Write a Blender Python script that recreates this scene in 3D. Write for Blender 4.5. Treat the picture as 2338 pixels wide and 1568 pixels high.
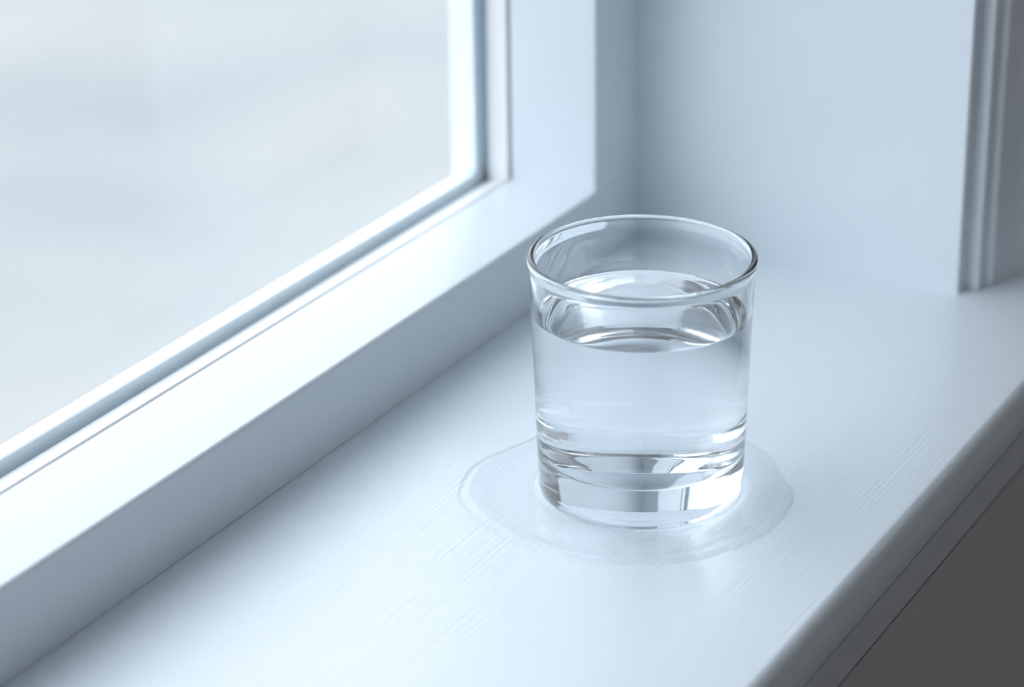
import bpy, bmesh, math, random
from mathutils import Matrix, Vector, noise

# ------------------------------------------------------------------ scene, camera, light
S = bpy.context.scene
for o in list(bpy.data.objects):
    bpy.data.objects.remove(o, do_unlink=True)
COL = S.collection
CM = 0.01                                    # everything below is written in centimetres
W, H = 2338.0, 1568.0

# camera: about 91 cm from the tumbler, looking down 23.5 degrees
F_PX = 5777.6
right = Vector((0.48918049, -0.87209058, -0.01266745))
up = Vector((0.3542089, 0.18537177, 0.91660971))
fwd = Vector((0.79701851, 0.45287451, -0.3995825))
cam_loc = Vector((-73.0145, -36.2575, 41.1247)) * CM
cd = bpy.data.cameras.new('camera')
cam = bpy.data.objects.new('camera', cd)
COL.objects.link(cam)
cam.matrix_world = Matrix.LocRotScale(cam_loc, Matrix((right, up, -fwd)).transposed().to_quaternion(), None)
cd.sensor_fit = 'HORIZONTAL'
cd.sensor_width = 36.0
cd.lens = F_PX * 36.0 / W
cd.clip_start = 0.02
cd.clip_end = 1000
cd.dof.use_dof = True
cd.dof.focus_distance = 0.895
cd.dof.aperture_fstop = 6.6
cd.dof.aperture_blades = 0
S.camera = cam

# overcast sky, brighter toward the zenith as cloud cover is
SKY = 3.5
wd = bpy.data.worlds.new('overcast_sky')
S.world = wd
wd.use_nodes = True
nt = wd.node_tree
nt.nodes.clear()
geo = nt.nodes.new('ShaderNodeTexCoord')
sep = nt.nodes.new('ShaderNodeSeparateXYZ')
mx = nt.nodes.new('ShaderNodeMath'); mx.operation = 'MAXIMUM'; mx.inputs[1].default_value = 0.0
ma = nt.nodes.new('ShaderNodeMath'); ma.operation = 'MULTIPLY_ADD'
ma.inputs[1].default_value = 0.25; ma.inputs[2].default_value = 0.75
ms = nt.nodes.new('ShaderNodeMath'); ms.operation = 'MULTIPLY'; ms.inputs[1].default_value = SKY
bg = nt.nodes.new('ShaderNodeBackground')
bg.inputs['Color'].default_value = (0.88, 0.925, 0.99, 1)
wo = nt.nodes.new('ShaderNodeOutputWorld')
nt.links.new(geo.outputs['Generated'], sep.inputs[0])
nt.links.new(sep.outputs['Z'], mx.inputs[0])
nt.links.new(mx.outputs[0], ma.inputs[0])
nt.links.new(ma.outputs[0], ms.inputs[0])
nt.links.new(ms.outputs[0], bg.inputs['Strength'])
nt.links.new(bg.outputs[0], wo.inputs[0])

# window opening (clear glass) in cm
OX0, OX1, OZ0, OZ1 = -112.0, 18.35, 3.30, 136.0

# sampling portal for the sky in the window opening
pl = bpy.data.lights.new('window_portal', 'AREA')
pl.shape = 'RECTANGLE'
pl.size = (OX1 - OX0 + 2) * CM
pl.size_y = (OZ1 - OZ0 + 2) * CM
pl.cycles.is_portal = True
po = bpy.data.objects.new('window_portal', pl)
COL.objects.link(po)
po.location = ((OX0 + OX1) / 2 * CM, 19.6 * CM, (OZ0 + OZ1) / 2 * CM)
po.rotation_euler = (-math.pi / 2, 0, 0)      # facing the room (-Y)

S.view_settings.view_transform = 'Standard'
S.view_settings.look = 'None'
S.view_settings.gamma = 1.0
S.view_settings.use_curve_mapping = False
S.view_settings.exposure = 0.0
cy = S.cycles
cy.max_bounces = 24
cy.diffuse_bounces = 8
cy.glossy_bounces = 10
cy.transmission_bounces = 24
cy.transparent_max_bounces = 32
cy.caustics_reflective = True
cy.caustics_refractive = True
cy.blur_glossy = 0.0
cy.sample_clamp_indirect = 30
cy.use_denoising = True
cy.use_adaptive_sampling = True
cy.adaptive_threshold = 0.1
cy.adaptive_min_samples = 12

# ------------------------------------------------------------------ helpers
def tag(o, label=None, cat=None, kind=None, group=None):
    if label: o['label'] = label
    if cat: o['category'] = cat
    if kind: o['kind'] = kind
    if group: o['group'] = group
    return o

def link(name, me, mats, parent=None):
    for m in (mats if isinstance(mats, (list, tuple)) else [mats]):
        me.materials.append(m)
    o = bpy.data.objects.new(name, me)
    COL.objects.link(o)
    if parent: o.parent = parent
    return o

def mesh(name, verts, faces, mats, parent=None, smooth=False, mi=None):
    me = bpy.data.meshes.new(name)
    me.from_pydata([(x * CM, y * CM, z * CM) for x, y, z in verts], [], faces)
    bm = bmesh.new(); bm.from_mesh(me)
    if mi is None:
        bmesh.ops.recalc_face_normals(bm, faces=bm.faces)
    bm.to_mesh(me); bm.free()
    if mi is not None:
        me.polygons.foreach_set('material_index', mi)
    if smooth:
        me.polygons.foreach_set('use_smooth', [True] * len(me.polygons))
    me.update()
    return link(name, me, mats, parent)

def box_data(x0, x1, y0, y1, z0, z1):
    v = [(x0, y0, z0), (x1, y0, z0), (x1, y1, z0), (x0, y1, z0), (x0, y0, z1), (x1, y0, z1), (x1, y1, z1), (x0, y1, z1)]
    f = [(0, 3, 2, 1), (4, 5, 6, 7), (0, 1, 5, 4), (1, 2, 6, 5), (2, 3, 7, 6), (3, 0, 4, 7)]
    return v, f

def box(name, b, mat, parent=None, bevel=0.0, segs=3):
    v, f = box_data(*b)
    o = mesh(name, v, f, mat, parent)
    if bevel:
        bv = o.modifiers.new('bevel', 'BEVEL'); bv.width = bevel * CM; bv.segments = segs; bv.limit_method = 'ANGLE'
        o.data.polygons.foreach_set('use_smooth', [True] * len(o.data.polygons))
        wn = o.modifiers.new('normals', 'WEIGHTED_NORMAL'); wn.keep_sharp = False
    return o

def boxes(name, bs, mat, parent=None):
    V, Fc = [], []
    for b in bs:
        v, f = box_data(*b); n = len(V)
        V += v; Fc += [tuple(i + n for i in q) for q in f]
    return mesh(name, V, Fc, mat, parent)

def arc(cx, cy, r, a0, a1, n):
    return [(cx + r * math.cos(math.radians(a0 + (a1 - a0) * i / n)), cy + r * math.sin(math.radians(a0 + (a1 - a0) * i / n))) for i in range(n + 1)]

def extrude(name, prof, place, a, b, mat, parent=None, smooth_angle=35):
    """prof: closed 2-D outline; place(u, v, s) -> xyz ; a, b may be functions of (u, v) for mitred ends"""
    fa = a if callable(a) else (lambda u, v: a)
    fb = b if callable(b) else (lambda u, v: b)
    n = len(prof)
    V = [place(u, v, fa(u, v)) for u, v in prof] + [place(u, v, fb(u, v)) for u, v in prof]
    Fc = [(i, (i + 1) % n, n + (i + 1) % n, n + i) for i in range(n)] + [tuple(range(n)), tuple(range(n, 2 * n))]
    o = mesh(name, V, Fc, mat, parent, smooth=True)
    o.data.set_sharp_from_angle(angle=math.radians(smooth_angle))
    return o

# ------------------------------------------------------------------ materials
def new_mat(name):
    m = bpy.data.materials.new(name); m.use_nodes = True
    t = m.node_tree
    return m, t, t.nodes['Principled BSDF'], t.nodes['Material Output']

def nd(t, kind, **kw):
    n = t.nodes.new(kind)
    for k, v in kw.items():
        setattr(n, k, v)
    return n

def paint(name, col, rough, brush_axis='X', brush=0.25, fine=1.0, spec=0.5):
    """brushed satin paint: fine strokes along one axis that come and go over the surface"""
    m, t, b, out = new_mat(name)
    tc = nd(t, 'ShaderNodeTexCoord')
    mp = nd(t, 'ShaderNodeMapping')
    s = {'X': (9, 700, 700), 'Z': (700, 700, 9), 'Y': (700, 9, 700)}[brush_axis]
    mp.inputs['Scale'].default_value = [q * fine for q in s]
    n1 = nd(t, 'ShaderNodeTexNoise'); n1.inputs['Scale'].default_value = 1.0; n1.inputs['Detail'].default_value = 2; n1.inputs['Roughness'].default_value = 0.6
    bp = nd(t, 'ShaderNodeBump'); bp.inputs['Strength'].default_value = brush; bp.inputs['Distance'].default_value = 0.00022
    L = t.links.new
    L(tc.outputs['Object'], mp.inputs[0]); L(mp.outputs[0], n1.inputs[0])
    L(n1.outputs[0], bp.inputs['Height']); L(bp.outputs[0], b.inputs['Normal'])
    b.inputs['Roughness'].default_value = rough
    b.inputs['Base Color'].default_value = (*col, 1)
    b.inputs['Specular IOR Level'].default_value = spec
    return m

WHITE = (0.815, 0.88, 0.935)
M_SILL = paint('sill_paint', WHITE, 0.25, 'X', 0.65, 1.25)
M_RAIL = paint('rail_paint', WHITE, 0.30, 'X', 0.25)
M_STILE = paint('stile_paint', WHITE, 0.32, 'Z', 0.25)
M_BEAD = paint('bead_paint', (0.86, 0.87, 0.87), 0.35, 'X', 0.15)
M_JAMB = paint('jamb_paint', WHITE, 0.34, 'Z', 0.3)
M_CASE = paint('casing_paint', WHITE, 0.36, 'Z', 0.2)
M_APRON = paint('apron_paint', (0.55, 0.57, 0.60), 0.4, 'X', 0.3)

def plain(name, col, rough=0.8, var=0.06, scale=3.0):
    m, t, b, out = new_mat(name)
    tc = nd(t, 'ShaderNodeTexCoord')
    n1 = nd(t, 'ShaderNodeTexNoise'); n1.inputs['Scale'].default_value = scale; n1.inputs['Detail'].default_value = 0
    rp = nd(t, 'ShaderNodeMix', data_type='RGBA')
    rp.inputs[6].default_value = (*[c * (1 - var) for c in col], 1)
    rp.inputs[7].default_value = (*[min(1, c * (1 + var)) for c in col], 1)
    L = t.links.new
    L(tc.outputs['Object'], n1.inputs[0]); L(n1.outputs[0], rp.inputs[0]); L(rp.outputs[2], b.inputs['Base Color'])
    b.inputs['Roughness'].default_value = rough
    b.inputs['Specular IOR Level'].default_value = 0.2
    return m

M_WALL = plain('room_wall_paint', (0.88, 0.87, 0.865), 0.85, 0.03, 2.0)
M_CEIL = plain('ceiling_paint', (0.90, 0.895, 0.89), 0.9, 0.02, 2.0)
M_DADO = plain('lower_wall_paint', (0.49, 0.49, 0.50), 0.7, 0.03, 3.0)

def wood_floor():
    m, t, b, out = new_mat('floor_boards')
    tc = nd(t, 'ShaderNodeTexCoord')
    br = nd(t, 'ShaderNodeTexBrick')
    br.inputs['Color1'].default_value = (0.62, 0.57, 0.52, 1); br.inputs['Color2'].default_value = (0.66, 0.61, 0.56, 1)
    br.inputs['Mortar'].default_value = (0.25, 0.21, 0.18, 1)
    br.inputs['Scale'].default_value = 1.0; br.inputs['Brick Width'].default_value = 1.4; br.inputs['Row Height'].default_value = 0.12; br.inputs['Mortar Size'].default_value = 0.002
    t.links.new(tc.outputs['Object'], br.inputs[0]); t.links.new(br.outputs[0], b.inputs['Base Color'])
    b.inputs['Roughness'].default_value = 0.4
    return m
M_FLOOR = wood_floor()

def ground_mat():
    """pale weathered paving outside, with bluish and greyish patches"""
    m, t, b, out = new_mat('outdoor_ground')
    tc = nd(t, 'ShaderNodeTexCoord')
    mp = nd(t, 'ShaderNodeMapping'); mp.inputs['Scale'].default_value = (0.55, 0.55, 0.55)
    n1 = nd(t, 'ShaderNodeTexNoise'); n1.inputs['Scale'].default_value = 1.0; n1.inputs['Detail'].default_value = 3; n1.inputs['Roughness'].default_value = 0.5
    cr = nd(t, 'ShaderNodeValToRGB')
    e = cr.color_ramp.elements
    e[0].position = 0.30; e[0].color = (0.214, 0.228, 0.238, 1)
    e[1].position = 0.72; e[1].color = (0.276, 0.272, 0.271, 1)
    k = e.new(0.48); k.color = (0.245, 0.257, 0.253, 1)
    L = t.links.new
    L(tc.outputs['Object'], mp.inputs[0]); L(mp.outputs[0], n1.inputs[0]); L(n1.outputs[0], cr.inputs[0]); L(cr.outputs[0], b.inputs['Base Color'])
    b.inputs['Roughness'].default_value = 0.9
    return m
M_GROUND = ground_mat()

def pane_mat(streaks):
    """clear window glass: see-through with its Fresnel mirror reflection and a faint wiped film"""
    m, t, b, out = new_mat('window_glass_streaked' if streaks else 'window_glass')
    t.nodes.remove(b)
    L = t.links.new
    tr = nd(t, 'ShaderNodeBsdfTransparent'); tr.inputs[0].default_value = (0.975, 0.99, 0.995, 1)
    gl = nd(t, 'ShaderNodeBsdfGlossy'); gl.inputs['Roughness'].default_value = 0.01
    lw = nd(t, 'ShaderNodeLayerWeight'); lw.inputs['Blend'].default_value = 0.5
    pw = nd(t, 'ShaderNodeMath', operation='POWER'); pw.inputs[1].default_value = 5.0
    fr = nd(t, 'ShaderNodeMath', operation='MULTIPLY_ADD'); fr.inputs[1].default_value = 0.96; fr.inputs[2].default_value = 0.04
    L(lw.outputs['Facing'], pw.inputs[0]); L(pw.outputs[0], fr.inputs[0])
    mxs = nd(t, 'ShaderNodeMixShader')
    L(fr.outputs[0], mxs.inputs[0]); L(tr.outputs[0], mxs.inputs[1]); L(gl.outputs[0], mxs.inputs[2])
    if not streaks:
        L(mxs.outputs[0], out.inputs[0])
        return m
    # wiped streaks left on the room side of the pane
    tc = nd(t, 'ShaderNodeTexCoord')
    mp = nd(t, 'ShaderNodeMapping'); mp.inputs['Scale'].default_value = (7, 7, 22); mp.inputs['Rotation'].default_value = (0, 0.5, 0)
    nz = nd(t, 'ShaderNodeTexNoise'); nz.inputs['Scale'].default_value = 1.0; nz.inputs['Detail'].default_value = 1
    mr = nd(t, 'ShaderNodeMapRange'); mr.inputs['From Min'].default_value = 0.5; mr.inputs['From Max'].default_value = 0.8; mr.inputs['To Max'].default_value = 0.05
    tl = nd(t, 'ShaderNodeBsdfTranslucent'); tl.inputs[0].default_value = (0.9, 0.92, 0.95, 1)
    m2 = nd(t, 'ShaderNodeMixShader')
    L(tc.outputs['Object'], mp.inputs[0]); L(mp.outputs[0], nz.inputs[0]); L(nz.outputs[0], mr.inputs[0])
    L(mr.outputs[0], m2.inputs[0]); L(mxs.outputs[0], m2.inputs[1]); L(tl.outputs[0], m2.inputs[2]); L(m2.outputs[0], out.inputs[0])
    return m
M_PANE, M_PANE_STREAKED = pane_mat(False), pane_mat(True)

def clear_mat(name, ior, col=(1, 1, 1), bump=None):
    m, t, b, out = new_mat(name)
    t.nodes.remove(b)
    g = nd(t, 'ShaderNodeBsdfGlass'); g.inputs['Roughness'].default_value = 0.0; g.inputs['IOR'].default_value = ior
    g.inputs['Color'].default_value = (*col, 1)
    t.links.new(g.outputs[0], out.inputs[0])
    if bump:
        st, sc, dist = bump
        tc = nd(t, 'ShaderNodeTexCoord')
        mp = nd(t, 'ShaderNodeMapping'); mp.inputs['Scale'].default_value = sc
        nz = nd(t, 'ShaderNodeTexNoise'); nz.inputs['Scale'].default_value = 1.0; nz.inputs['Detail'].default_value = 2
        bp = nd(t, 'ShaderNodeBump'); bp.inputs['Strength'].default_value = st; bp.inputs['Distance'].default_value = dist
        t.links.new(tc.outputs['Object'], mp.inputs[0]); t.links.new(mp.outputs[0], nz.inputs[0])
        t.links.new(nz.outputs[0], bp.inputs['Height']); t.links.new(bp.outputs[0], g.inputs['Normal'])
    return m
N_GLASS, N_WATER = 1.52, 1.333
M_GLASS = clear_mat('tumbler_glass', N_GLASS, (0.985, 0.995, 1.0), (0.06, (14, 14, 520), 0.0002))
M_GLASS_WET = clear_mat('tumbler_glass_in_water', N_GLASS / N_WATER, (0.995, 0.998, 1.0))
M_WATER = clear_mat('water_surface', N_WATER, (1, 1, 1))

def film_mat():
    """a film of water too thin to shift what lies under it: clear, with its own mirror reflection"""
    m, t, b, out = new_mat('puddle_water')
    t.nodes.remove(b)
    L = t.links.new
    tr = nd(t, 'ShaderNodeBsdfTransparent')
    gl = nd(t, 'ShaderNodeBsdfGlossy'); gl.inputs['Roughness'].default_value = 0.0
    lw = nd(t, 'ShaderNodeLayerWeight'); lw.inputs['Blend'].default_value = 0.5
    pw = nd(t, 'ShaderNodeMath', operation='POWER'); pw.inputs[1].default_value = 5.0
    fr = nd(t, 'ShaderNodeMath', operation='MULTIPLY_ADD'); fr.inputs[1].default_value = 0.97; fr.inputs[2].default_value = 0.021
    mxs = nd(t, 'ShaderNodeMixShader')
    L(lw.outputs['Facing'], pw.inputs[0]); L(pw.outputs[0], fr.inputs[0])
    L(fr.outputs[0], mxs.inputs[0]); L(tr.outputs[0], mxs.inputs[1]); L(gl.outputs[0], mxs.inputs[2]); L(mxs.outputs[0], out.inputs[0])
    # part of the light is bent by the film as in any water
    g = nd(t, 'ShaderNodeBsdfGlass'); g.inputs['Roughness'].default_value = 0.0; g.inputs['IOR'].default_value = N_WATER
    m2 = nd(t, 'ShaderNodeMixShader'); m2.inputs[0].default_value = 0.35
    L(mxs.outputs[0], m2.inputs[1]); L(g.outputs[0], m2.inputs[2]); L(m2.outputs[0], out.inputs[0])
    return m
M_PUDDLE = film_mat()
mt = bpy.data.materials.new('water_against_glass'); mt.use_nodes = True      # refraction there belongs to the glass wall
mt.node_tree.nodes.remove(mt.node_tree.nodes['Principled BSDF'])
_t = mt.node_tree.nodes.new('ShaderNodeBsdfTransparent')
mt.node_tree.links.new(_t.outputs[0], mt.node_tree.nodes['Material Output'].inputs[0])
M_WATER_SIDE = mt

# ------------------------------------------------------------------ room shell
XJ, XJL, ZH = 22.30, -116.0, 140.0            # jamb faces and head height
YW = -3.85                                   # room face of the window wall
RX0, RX1, RY0, RZ0, RZ1 = -220, 150, -300, -82, 178
boxes('wall_window', [(RX0, XJL - 2, YW, 22, RZ0, RZ1), (XJ + 2, RX1, YW, 22, RZ0, RZ1),
                      (XJL - 2, XJ + 2, YW, 22, ZH + 2, RZ1), (XJL - 2, XJ + 2, YW, 22, RZ0, -2.08)], M_WALL)
box('wall_left', (RX0 - 15, RX0, RY0 - 15, 22, RZ0, RZ1), M_WALL)
box('wall_right', (RX1, RX1 + 15, RY0 - 15, 22, RZ0, RZ1), M_WALL)
box('wall_back', (RX0, RX1, RY0 - 15, RY0, RZ0, RZ1), M_WALL)
box('floor', (RX0 - 15, RX1 + 15, RY0 - 15, 22, RZ0 - 10, RZ0), M_FLOOR)
box('ceiling', (RX0 - 15, RX1 + 15, RY0 - 15, 22, RZ1, RZ1 + 10), M_CEIL)
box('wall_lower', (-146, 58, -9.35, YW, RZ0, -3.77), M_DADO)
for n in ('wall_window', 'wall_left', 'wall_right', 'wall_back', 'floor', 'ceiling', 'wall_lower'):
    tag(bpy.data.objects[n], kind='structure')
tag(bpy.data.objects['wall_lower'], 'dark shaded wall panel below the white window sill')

# ground outside, one storey down
gv, gf = [], []
NG = 40
for i in range(NG + 1):
    for j in range(NG + 1):
        x = -6000 + 16000 * i / NG; y = 22 + 14000 * j / NG
        gv.append((x, y, -330 + (10 * noise.noise(Vector((x, y, 0)) * 0.0015) if j else 0)))
for i in range(NG):
    for j in range(NG):
        a = i * (NG + 1) + j
        gf.append((a, a + NG + 1, a + NG + 2, a + 1))
g = mesh('ground', gv, gf, M_GROUND, smooth=True)
if g.data.polygons[0].normal.z < 0:
    g.data.flip_normals()
tag(g, 'pale blurred outdoor ground seen through the window pane', kind='structure')

# ------------------------------------------------------------------ window sill with rounded nosing
YE = -9.42
A0 = math.radians(24)
nose = [(-9.10 - 0.32 * (math.sin(a) - math.sin(A0)) / (1 - math.sin(A0)), -0.46 * (math.cos(A0) - math.cos(a)) / math.cos(A0)) for a in [A0 + (math.pi / 2 - A0) * i / 14 for i in range(15)]]
front = [(YW, 0.0), (-9.04, 0.0), (-9.08, -0.008)] + [(y, z - 0.012) for y, z in nose] + [(YE, -0.8), (YE, -1.92), (YE + 0.1, -2.05), (YW, -2.05)]
sv, sf = [], []
n = len(front)
for x in (-150.0, 64.0):
    sv += [(x, y, z) for y, z in front]
sf += [(i, i + 1, n + i + 1, n + i) for i in range(n - 1)] + [tuple(range(n)), tuple(range(n, 2 * n))]
k = len(sv)
sv += [(XJL - 2, YW, 0), (XJ + 2, YW, 0), (XJ + 2, 21, 0), (XJL - 2, 21, 0), (XJL - 2, YW, -2.05), (XJ + 2, YW, -2.05), (XJ + 2, 21, -2.05), (XJL - 2, 21, -2.05)]
sf += [(k, k + 1, k + 2, k + 3), (k + 7, k + 6, k + 5, k + 4), (k + 1, k + 5, k + 6, k + 2), (k + 2, k + 6, k + 7, k + 3), (k + 3, k + 7, k + 4, k)]
sill = mesh('window_sill', sv, sf, M_SILL, smooth=True)
sill.data.set_sharp_from_angle(angle=math.radians(48))
tag(sill, 'glossy white painted window sill with rounded front edge', 'window sill', 'structure')
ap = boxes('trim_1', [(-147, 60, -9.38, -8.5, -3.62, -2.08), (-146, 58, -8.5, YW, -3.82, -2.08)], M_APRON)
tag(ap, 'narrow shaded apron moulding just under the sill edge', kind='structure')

# ------------------------------------------------------------------ window: sash, beads, glass, jambs
win = bpy.data.objects.new('window_1', None)
COL.objects.link(win)
win.location = ((OX0 + OX1) / 2 * CM, 15 * CM, 0)
tag(win, 'white painted window sash with clear pane and sloping glazing beads', kind='structure')
bpy.context.view_layer.update()
def wpart(o, parent=None):
    o.parent = parent or win
    o.matrix_parent_inverse = (parent or win).matrix_world.inverted()
    return o

YF = 11.35                                    # room face of the sash
YB = 15.55                                    # where the glazing bead starts
# bottom rail: rounded front arris, top falling a touch
ra = 0.16
rail = [(YF, 0.02)] + [(YF + ra - ra * math.cos(math.radians(a)), OZ0 - ra + ra * math.sin(math.radians(a))) for a in range(0, 91, 15)] \
       + [(YB - 0.08, OZ0), (YB, OZ0 - 0.08), (YB, 2.2), (17.38, 2.2), (17.38, 3.20 - 0.05), (17.43, 3.20), (18.10, 3.20), (18.15, 3.15), (18.15, 0.02)]
wpart(extrude('bottom_rail', rail, lambda u, v, s: (s, u, v), XJL, XJ, M_RAIL))
# stiles stand on the bottom rail
def stile_prof(sx, x0, x1):
    pts = [(YF, x1)] + [(YF, x0 + sx * ra)] + [(YF + ra - ra * math.cos(math.radians(a)), x0 + sx * (ra - ra * math.sin(math.radians(a)))) for a in range(15, 91, 15)] \
          + [(YB - 0.08, x0), (YB, x0 + sx * 0.08), (YB, x0 + sx * 1.1), (17.38, x0 + sx * 1.1), (17.38, x0 - sx * 0.02), (18.58, x0 - sx * 0.02), (18.58, x1)]
    return pts
wpart(extrude('stile', stile_prof(1, OX1, XJ), lambda u, v, s: (v, u, s), OZ0 + 0.012, OZ1, M_STILE))
wpart(extrude('stile', stile_prof(-1, OX0, XJL), lambda u, v, s: (v, u, s), OZ0 + 0.012, OZ1, M_STILE))
top = [(u, OZ1 + (OZ0 - v)) for u, v in rail[:-1]] + [(18.15, ZH), ]
top[0] = (YF, ZH)
wpart(extrude('top_rail', top, lambda u, v, s: (s, u, v), XJL, XJ, M_RAIL))
# glazing beads: bevelled strips falling toward the glass, mitred at the corners; d = distance out from the clear opening
def bead(name, side, prof, mat):
    if side == 'bottom':
        return extrude(name, [(y, d) for y, d in prof], lambda u, v, s: (s, u, OZ0 + 0 - v), lambda u, v: OX0 - v, lambda u, v: OX1 + v, mat)
    if side == 'top':
        return extrude(name, [(y, d) for y, d in prof], lambda u, v, s: (s, u, OZ1 + v), lambda u, v: OX0 - v, lambda u, v: OX1 + v, mat)
    if side == 'right':
        return extrude(name, [(y, d) for y, d in prof], lambda u, v, s: (OX1 + v, u, s), lambda u, v: OZ0 - v, lambda u, v: OZ1 + v, mat)
    return extrude(name, [(y, d) for y, d in prof], lambda u, v, s: (OX0 - v, u, s), lambda u, v: OZ0 - v, lambda u, v: OZ1 + v, mat)
bprof = [(15.60, 1.08), (15.60, 0.04), (15.63, 0.0), (15.70, 0.0), (17.06, 0.56), (17.08, 0.62), (17.08, 1.08)]
sprof = [(15.74, 1.08), (15.74, 0.06), (15.77, 0.02), (15.84, 0.02)] + bprof[4:]
for s in ('bottom', 'right', 'top', 'left'):
    wpart(bead('glazing_bead', s, bprof if s in ('bottom', 'top') else sprof, M_BEAD))
# dark gap between sash and bead is the rebate itself; the pane
pane = wpart(box('pane', (OX0 - 1.0, OX1 + 1.0, 17.10, 17.36, OZ0 - 1.0, OZ1 + 1.0), [M_PANE, M_PANE_STREAKED]))
for p_ in pane.data.polygons:
    p_.material_index = 1 if p_.normal.y < -0.9 else 0

jr = box('trim_2', (XJ, XJ + 2, YW, 21, -0.6, ZH), M_JAMB, bevel=0.12)
tag(jr, 'white painted jamb lining standing beside the sash, in soft light', kind='structure')
jl = box('trim_3', (XJL - 2, XJL, YW, 21, -0.6, ZH), M_JAMB, bevel=0.12)
tag(jl, 'white painted jamb lining at the far side of the sash', kind='structure')
hd = box('trim_4', (XJL - 2, XJ + 2, YW, 21, ZH, ZH + 2), M_JAMB)
tag(hd, 'white painted lining over the top of the window', kind='structure')

# moulded casing around the opening, on the room face of the wall
cp = [(0.80, 0.0), (0.80, 0.50)] + arc(0.90, 0.50, 0.10, 180, 90, 4)[1:] + [(1.50, 0.66), (1.52, 0.84)] + arc(1.62, 0.84, 0.10, 180, 90, 4)[1:] \
     + [(2.2, 1.06), (2.9, 1.25), (3.6, 1.6), (3.8, 1.75), (6.4, 1.75)] + arc(6.4, 1.55, 0.2, 90, 0, 4)[1:] + [(6.6, 0.0)]
def casing(name, side, label):
    pr = [(YW - h - 0.005, w) for w, h in cp]
    if side == 'right':
        o = extrude(name, pr, lambda u, v, s: (XJ + v, u, s), 0.01, lambda u, v: ZH + v, M_CASE, smooth_angle=25)
    elif side == 'left':
        o = extrude(name, pr, lambda u, v, s: (XJL - v, u, s), 0.01, lambda u, v: ZH + v, M_CASE, smooth_angle=25)
    else:
        o = extrude(name, pr, lambda u, v, s: (s, u, ZH + v), lambda u, v: XJL - v, lambda u, v: XJ + v, M_CASE, smooth_angle=25)
    return tag(o, label, kind='structure')
casing('trim_5', 'right', 'stepped moulded casing in shade, standing on the sill beside the jamb')
casing('trim_6', 'left', 'moulded white casing on the side away from the tumbler')
casing('trim_7', 'top', 'moulded white casing above the window')

# ------------------------------------------------------------------ tumbler
NSEG = 256
ZWC, ZW = 6.87, 6.79                          # waterline at the wall, level in the middle
def lerp(a, b, t): return a + (b - a) * t
outer = []
outer += [(0.0, 0.075), (1.0, 0.07), (2.0, 0.055), (2.7, 0.03), (3.0, 0.004), (3.30, 0.002)]
outer += [(3.40, 0.012), (3.47, 0.035), (3.54, 0.085), (3.59, 0.14), (3.63, 0.22), (3.66, 0.33), (3.675, 0.48), (3.682, 0.7)]
for i in range(1, 25):
    t = i / 24
    z = lerp(0.7, 8.35, t)
    outer.append((3.682 + 0.232 * t ** 0.95, z))
outer += [(3.925, 8.50), (3.948, 8.60), (3.972, 8.68)]
rim_c, rim_r = (3.862, 8.80), 0.140
outer += [(rim_c[0] + rim_r * math.cos(a), rim_c[1] + rim_r * 1.05 * math.sin(a)) for a in [math.radians(q) for q in range(-25, 206, 12)]]
inner_top = (3.735, 8.55)
def r_in(z):
    t = max(0.0, (z - 2.0) / (8.5 - 2.0))
    return 3.505 + 0.228 * t ** 0.95
zs = [8.5, 8.3, 8.0, 7.7, 7.4, 7.1, ZWC]
inner = [(r_in(z), z) for z in zs]
wet_from = None
wet = [(r_in(z), z) for z in (6.6, 6.2, 5.6, 5.0, 4.4, 3.8, 3.2, 2.7, 2.4)]
ZF, RF = 1.44, 0.36                           # inner floor and its corner radius
rc = r_in(2.0) - RF
wet.append((r_in(2.0), ZF + 0.05 + RF * 0.98))
wet += [(rc + RF * math.cos(math.radians(a)), ZF + 0.05 + RF * (1 + math.sin(math.radians(a))) * 0.98) for a in range(0, -91, -6)][1:]
wet += [(2.3, ZF - 0.02), (1.6, ZF - 0.07), (0.8, ZF - 0.10), (0.0, ZF - 0.11)]
prof = outer + inner + wet
iw = len(outer) + len(inner) - 1              # index of the waterline ring

def lathe(name, prof, mats, mat_of, parent=None, smooth=True, flip=False):
    V, Fc, MI, rings = [], [], [], []
    for (r, z) in prof:
        if r < 1e-6:
            rings.append([len(V)]); V.append((0, 0, z))
        else:
            rings.append(list(range(len(V), len(V) + NSEG)))
            V += [(r * math.cos(2 * math.pi * i / NSEG), r * math.sin(2 * math.pi * i / NSEG), z) for i in range(NSEG)]
    for k in range(len(prof) - 1):
        a, b = rings[k], rings[k + 1]
        for i in range(NSEG):
            j = (i + 1) % NSEG
            if len(a) == 1: q = (a[0], b[j], b[i])
            elif len(b) == 1: q = (a[i], a[j], b[0])
            else: q = (a[i], a[j], b[j], b[i])
            Fc.append(q[::-1] if flip else q); MI.append(mat_of(k))
    return mesh(name, V, Fc, mats, parent, smooth, MI)
tumbler = lathe('drinking_glass', prof, [M_GLASS, M_GLASS_WET], lambda k: 1 if k >= iw else 0)
tag(tumbler, 'clear straight-sided glass tumbler with thick base, standing in a puddle on the sill', 'glass', 'thing')

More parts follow.
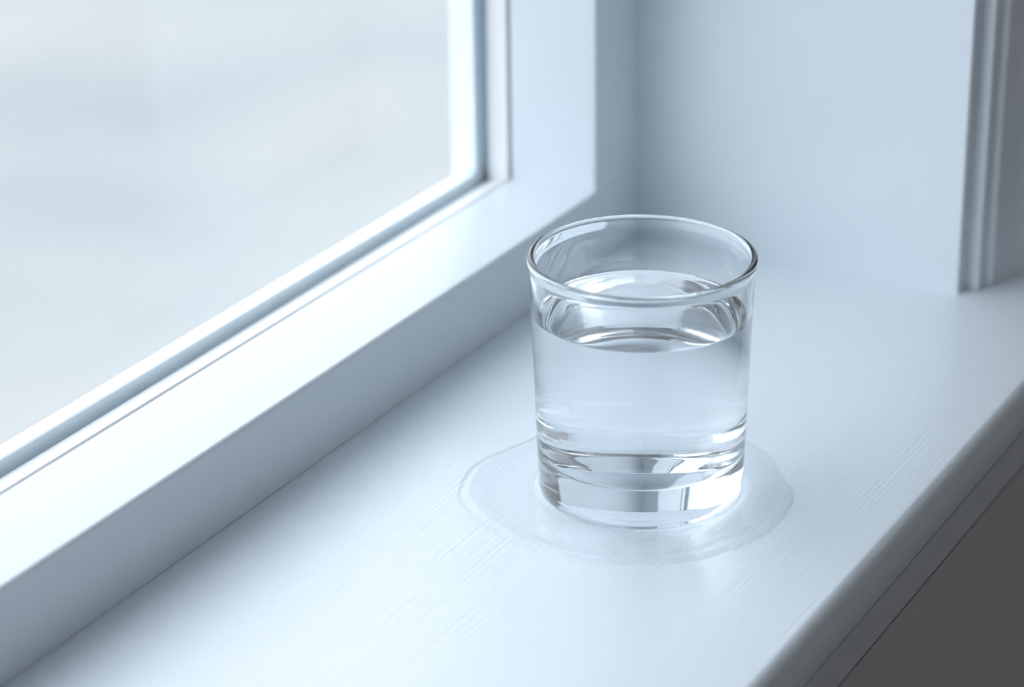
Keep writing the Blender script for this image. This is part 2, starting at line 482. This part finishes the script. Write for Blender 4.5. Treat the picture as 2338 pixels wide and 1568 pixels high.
# water: level top with a small meniscus, its sides pressed to the tumbler wall
E_ = -0.002
wt = [(0.0, ZW), (1.5, ZW), (2.6, ZW), (3.1, ZW + 0.002)]
ri = r_in(ZWC) + E_
for i in range(1, 11):
    d = 0.42 * (1 - i / 10)
    wt.append((ri - d, ZW + (ZWC - ZW) * math.exp(-d / 0.09)))
ws = [(r + E_, z) for r, z in wet if r > 0.01]
ws = [(r, z - (E_ if r < rc + 0.3 else 0)) for r, z in ws] + [(0.0, ZF - 0.11 - E_)]
wprof = (wt + ws)[::-1]
nside = len(ws)
water = lathe('water', wprof, [M_WATER, M_WATER_SIDE], lambda k: 1 if k < nside else 0)
tag(water, 'clear still water filling the tumbler to three quarters', 'water', 'thing')

# ------------------------------------------------------------------ spilled water around the foot of the tumbler
ring = [(-3.11, 5.76), (-1.29, 6.12), (1.02, 5.55), (3.2, 4.75), (4.9, 3.0), (5.55, 0.8), (5.35, -1.2), (4.65, -2.78), (3.42, -3.94), (2.18, -5.0),
        (0.36, -5.54), (-0.95, -5.53), (-2.4, -5.2), (-4.23, -4.08), (-5.42, -2.52), (-6.18, -0.41), (-6.06, 1.36), (-5.5, 3.07), (-4.5, 4.71)]
pol = sorted((math.atan2(y, x), math.hypot(x, y)) for x, y in ring)
def r_edge(th):
    n = len(pol)
    for i in range(n):
        a0, r0 = pol[i]; a1, r1 = pol[(i + 1) % n]
        if i == n - 1: a1 += 2 * math.pi
        t = th if th >= pol[0][0] else th + 2 * math.pi
        if a0 <= t <= a1:
            rm = pol[i - 1][1]; rn = pol[(i + 2) % n][1]
            u = (t - a0) / (a1 - a0)
            r = 0.5 * (2 * r0 + (r1 - rm) * u + (2 * rm - 5 * r0 + 4 * r1 - rn) * u * u + (3 * r0 - rm - 3 * r1 + rn) * u ** 3)
            w = 0.050 * noise.noise(Vector((math.cos(th) * 5, math.sin(th) * 5, 3.1))) + 0.055 * noise.noise(Vector((math.cos(th) * 14, math.sin(th) * 14, 7.7))) \
                + 0.030 * noise.noise(Vector((math.cos(th) * 40, math.sin(th) * 45, 1.7)))
            return r + w
    return pol[0][1]
NP = 720
RIN = 3.612
# (distance in from the wet edge in cm, height in cm)
lip = [(0.0, 0.0), (0.02, 0.016), (0.06, 0.036), (0.12, 0.058), (0.22, 0.082), (0.34, 0.098), (0.46, 0.102), (0.56, 0.096), (0.66, 0.078), (0.76, 0.062), (0.88, 0.054), (1.0, 0.052)]
foot = [(0.62, 0.050), (0.42, 0.049), (0.28, 0.054), (0.18, 0.064), (0.10, 0.084), (0.05, 0.106), (0.02, 0.124), (0.0, 0.135)]   # distance out from the tumbler
pv, pf = [], []
for i in range(NP):
    th = -math.pi + 2 * math.pi * i / NP
    re = r_edge(th)
    room = re - RIN
    sc = min(1.0, room / 1.75)
    hv = 1.0 + 0.25 * noise.noise(Vector((math.cos(th) * 2, math.sin(th) * 2, 9.0)))
    col_ = [(re, -0.03)] + [(re - d * sc, h * (hv if h > 0.01 else 1)) for d, h in lip] + [(RIN + d * sc, h) for d, h in foot] + [(RIN, -0.03)]
    pv += [(r * math.cos(th), r * math.sin(th), z) for r, z in col_]
m_ = len(col_)
for i in range(NP):
    j = (i + 1) % NP
    for k in range(m_):
        l = (k + 1) % m_
        pf.append((i * m_ + k, j * m_ + k, j * m_ + l, i * m_ + l))
pud = mesh('water_puddle', pv, pf, M_PUDDLE, smooth=True)
tag(pud, 'thin clear puddle of spilled water ringing the tumbler on the sill', 'puddle', 'thing')
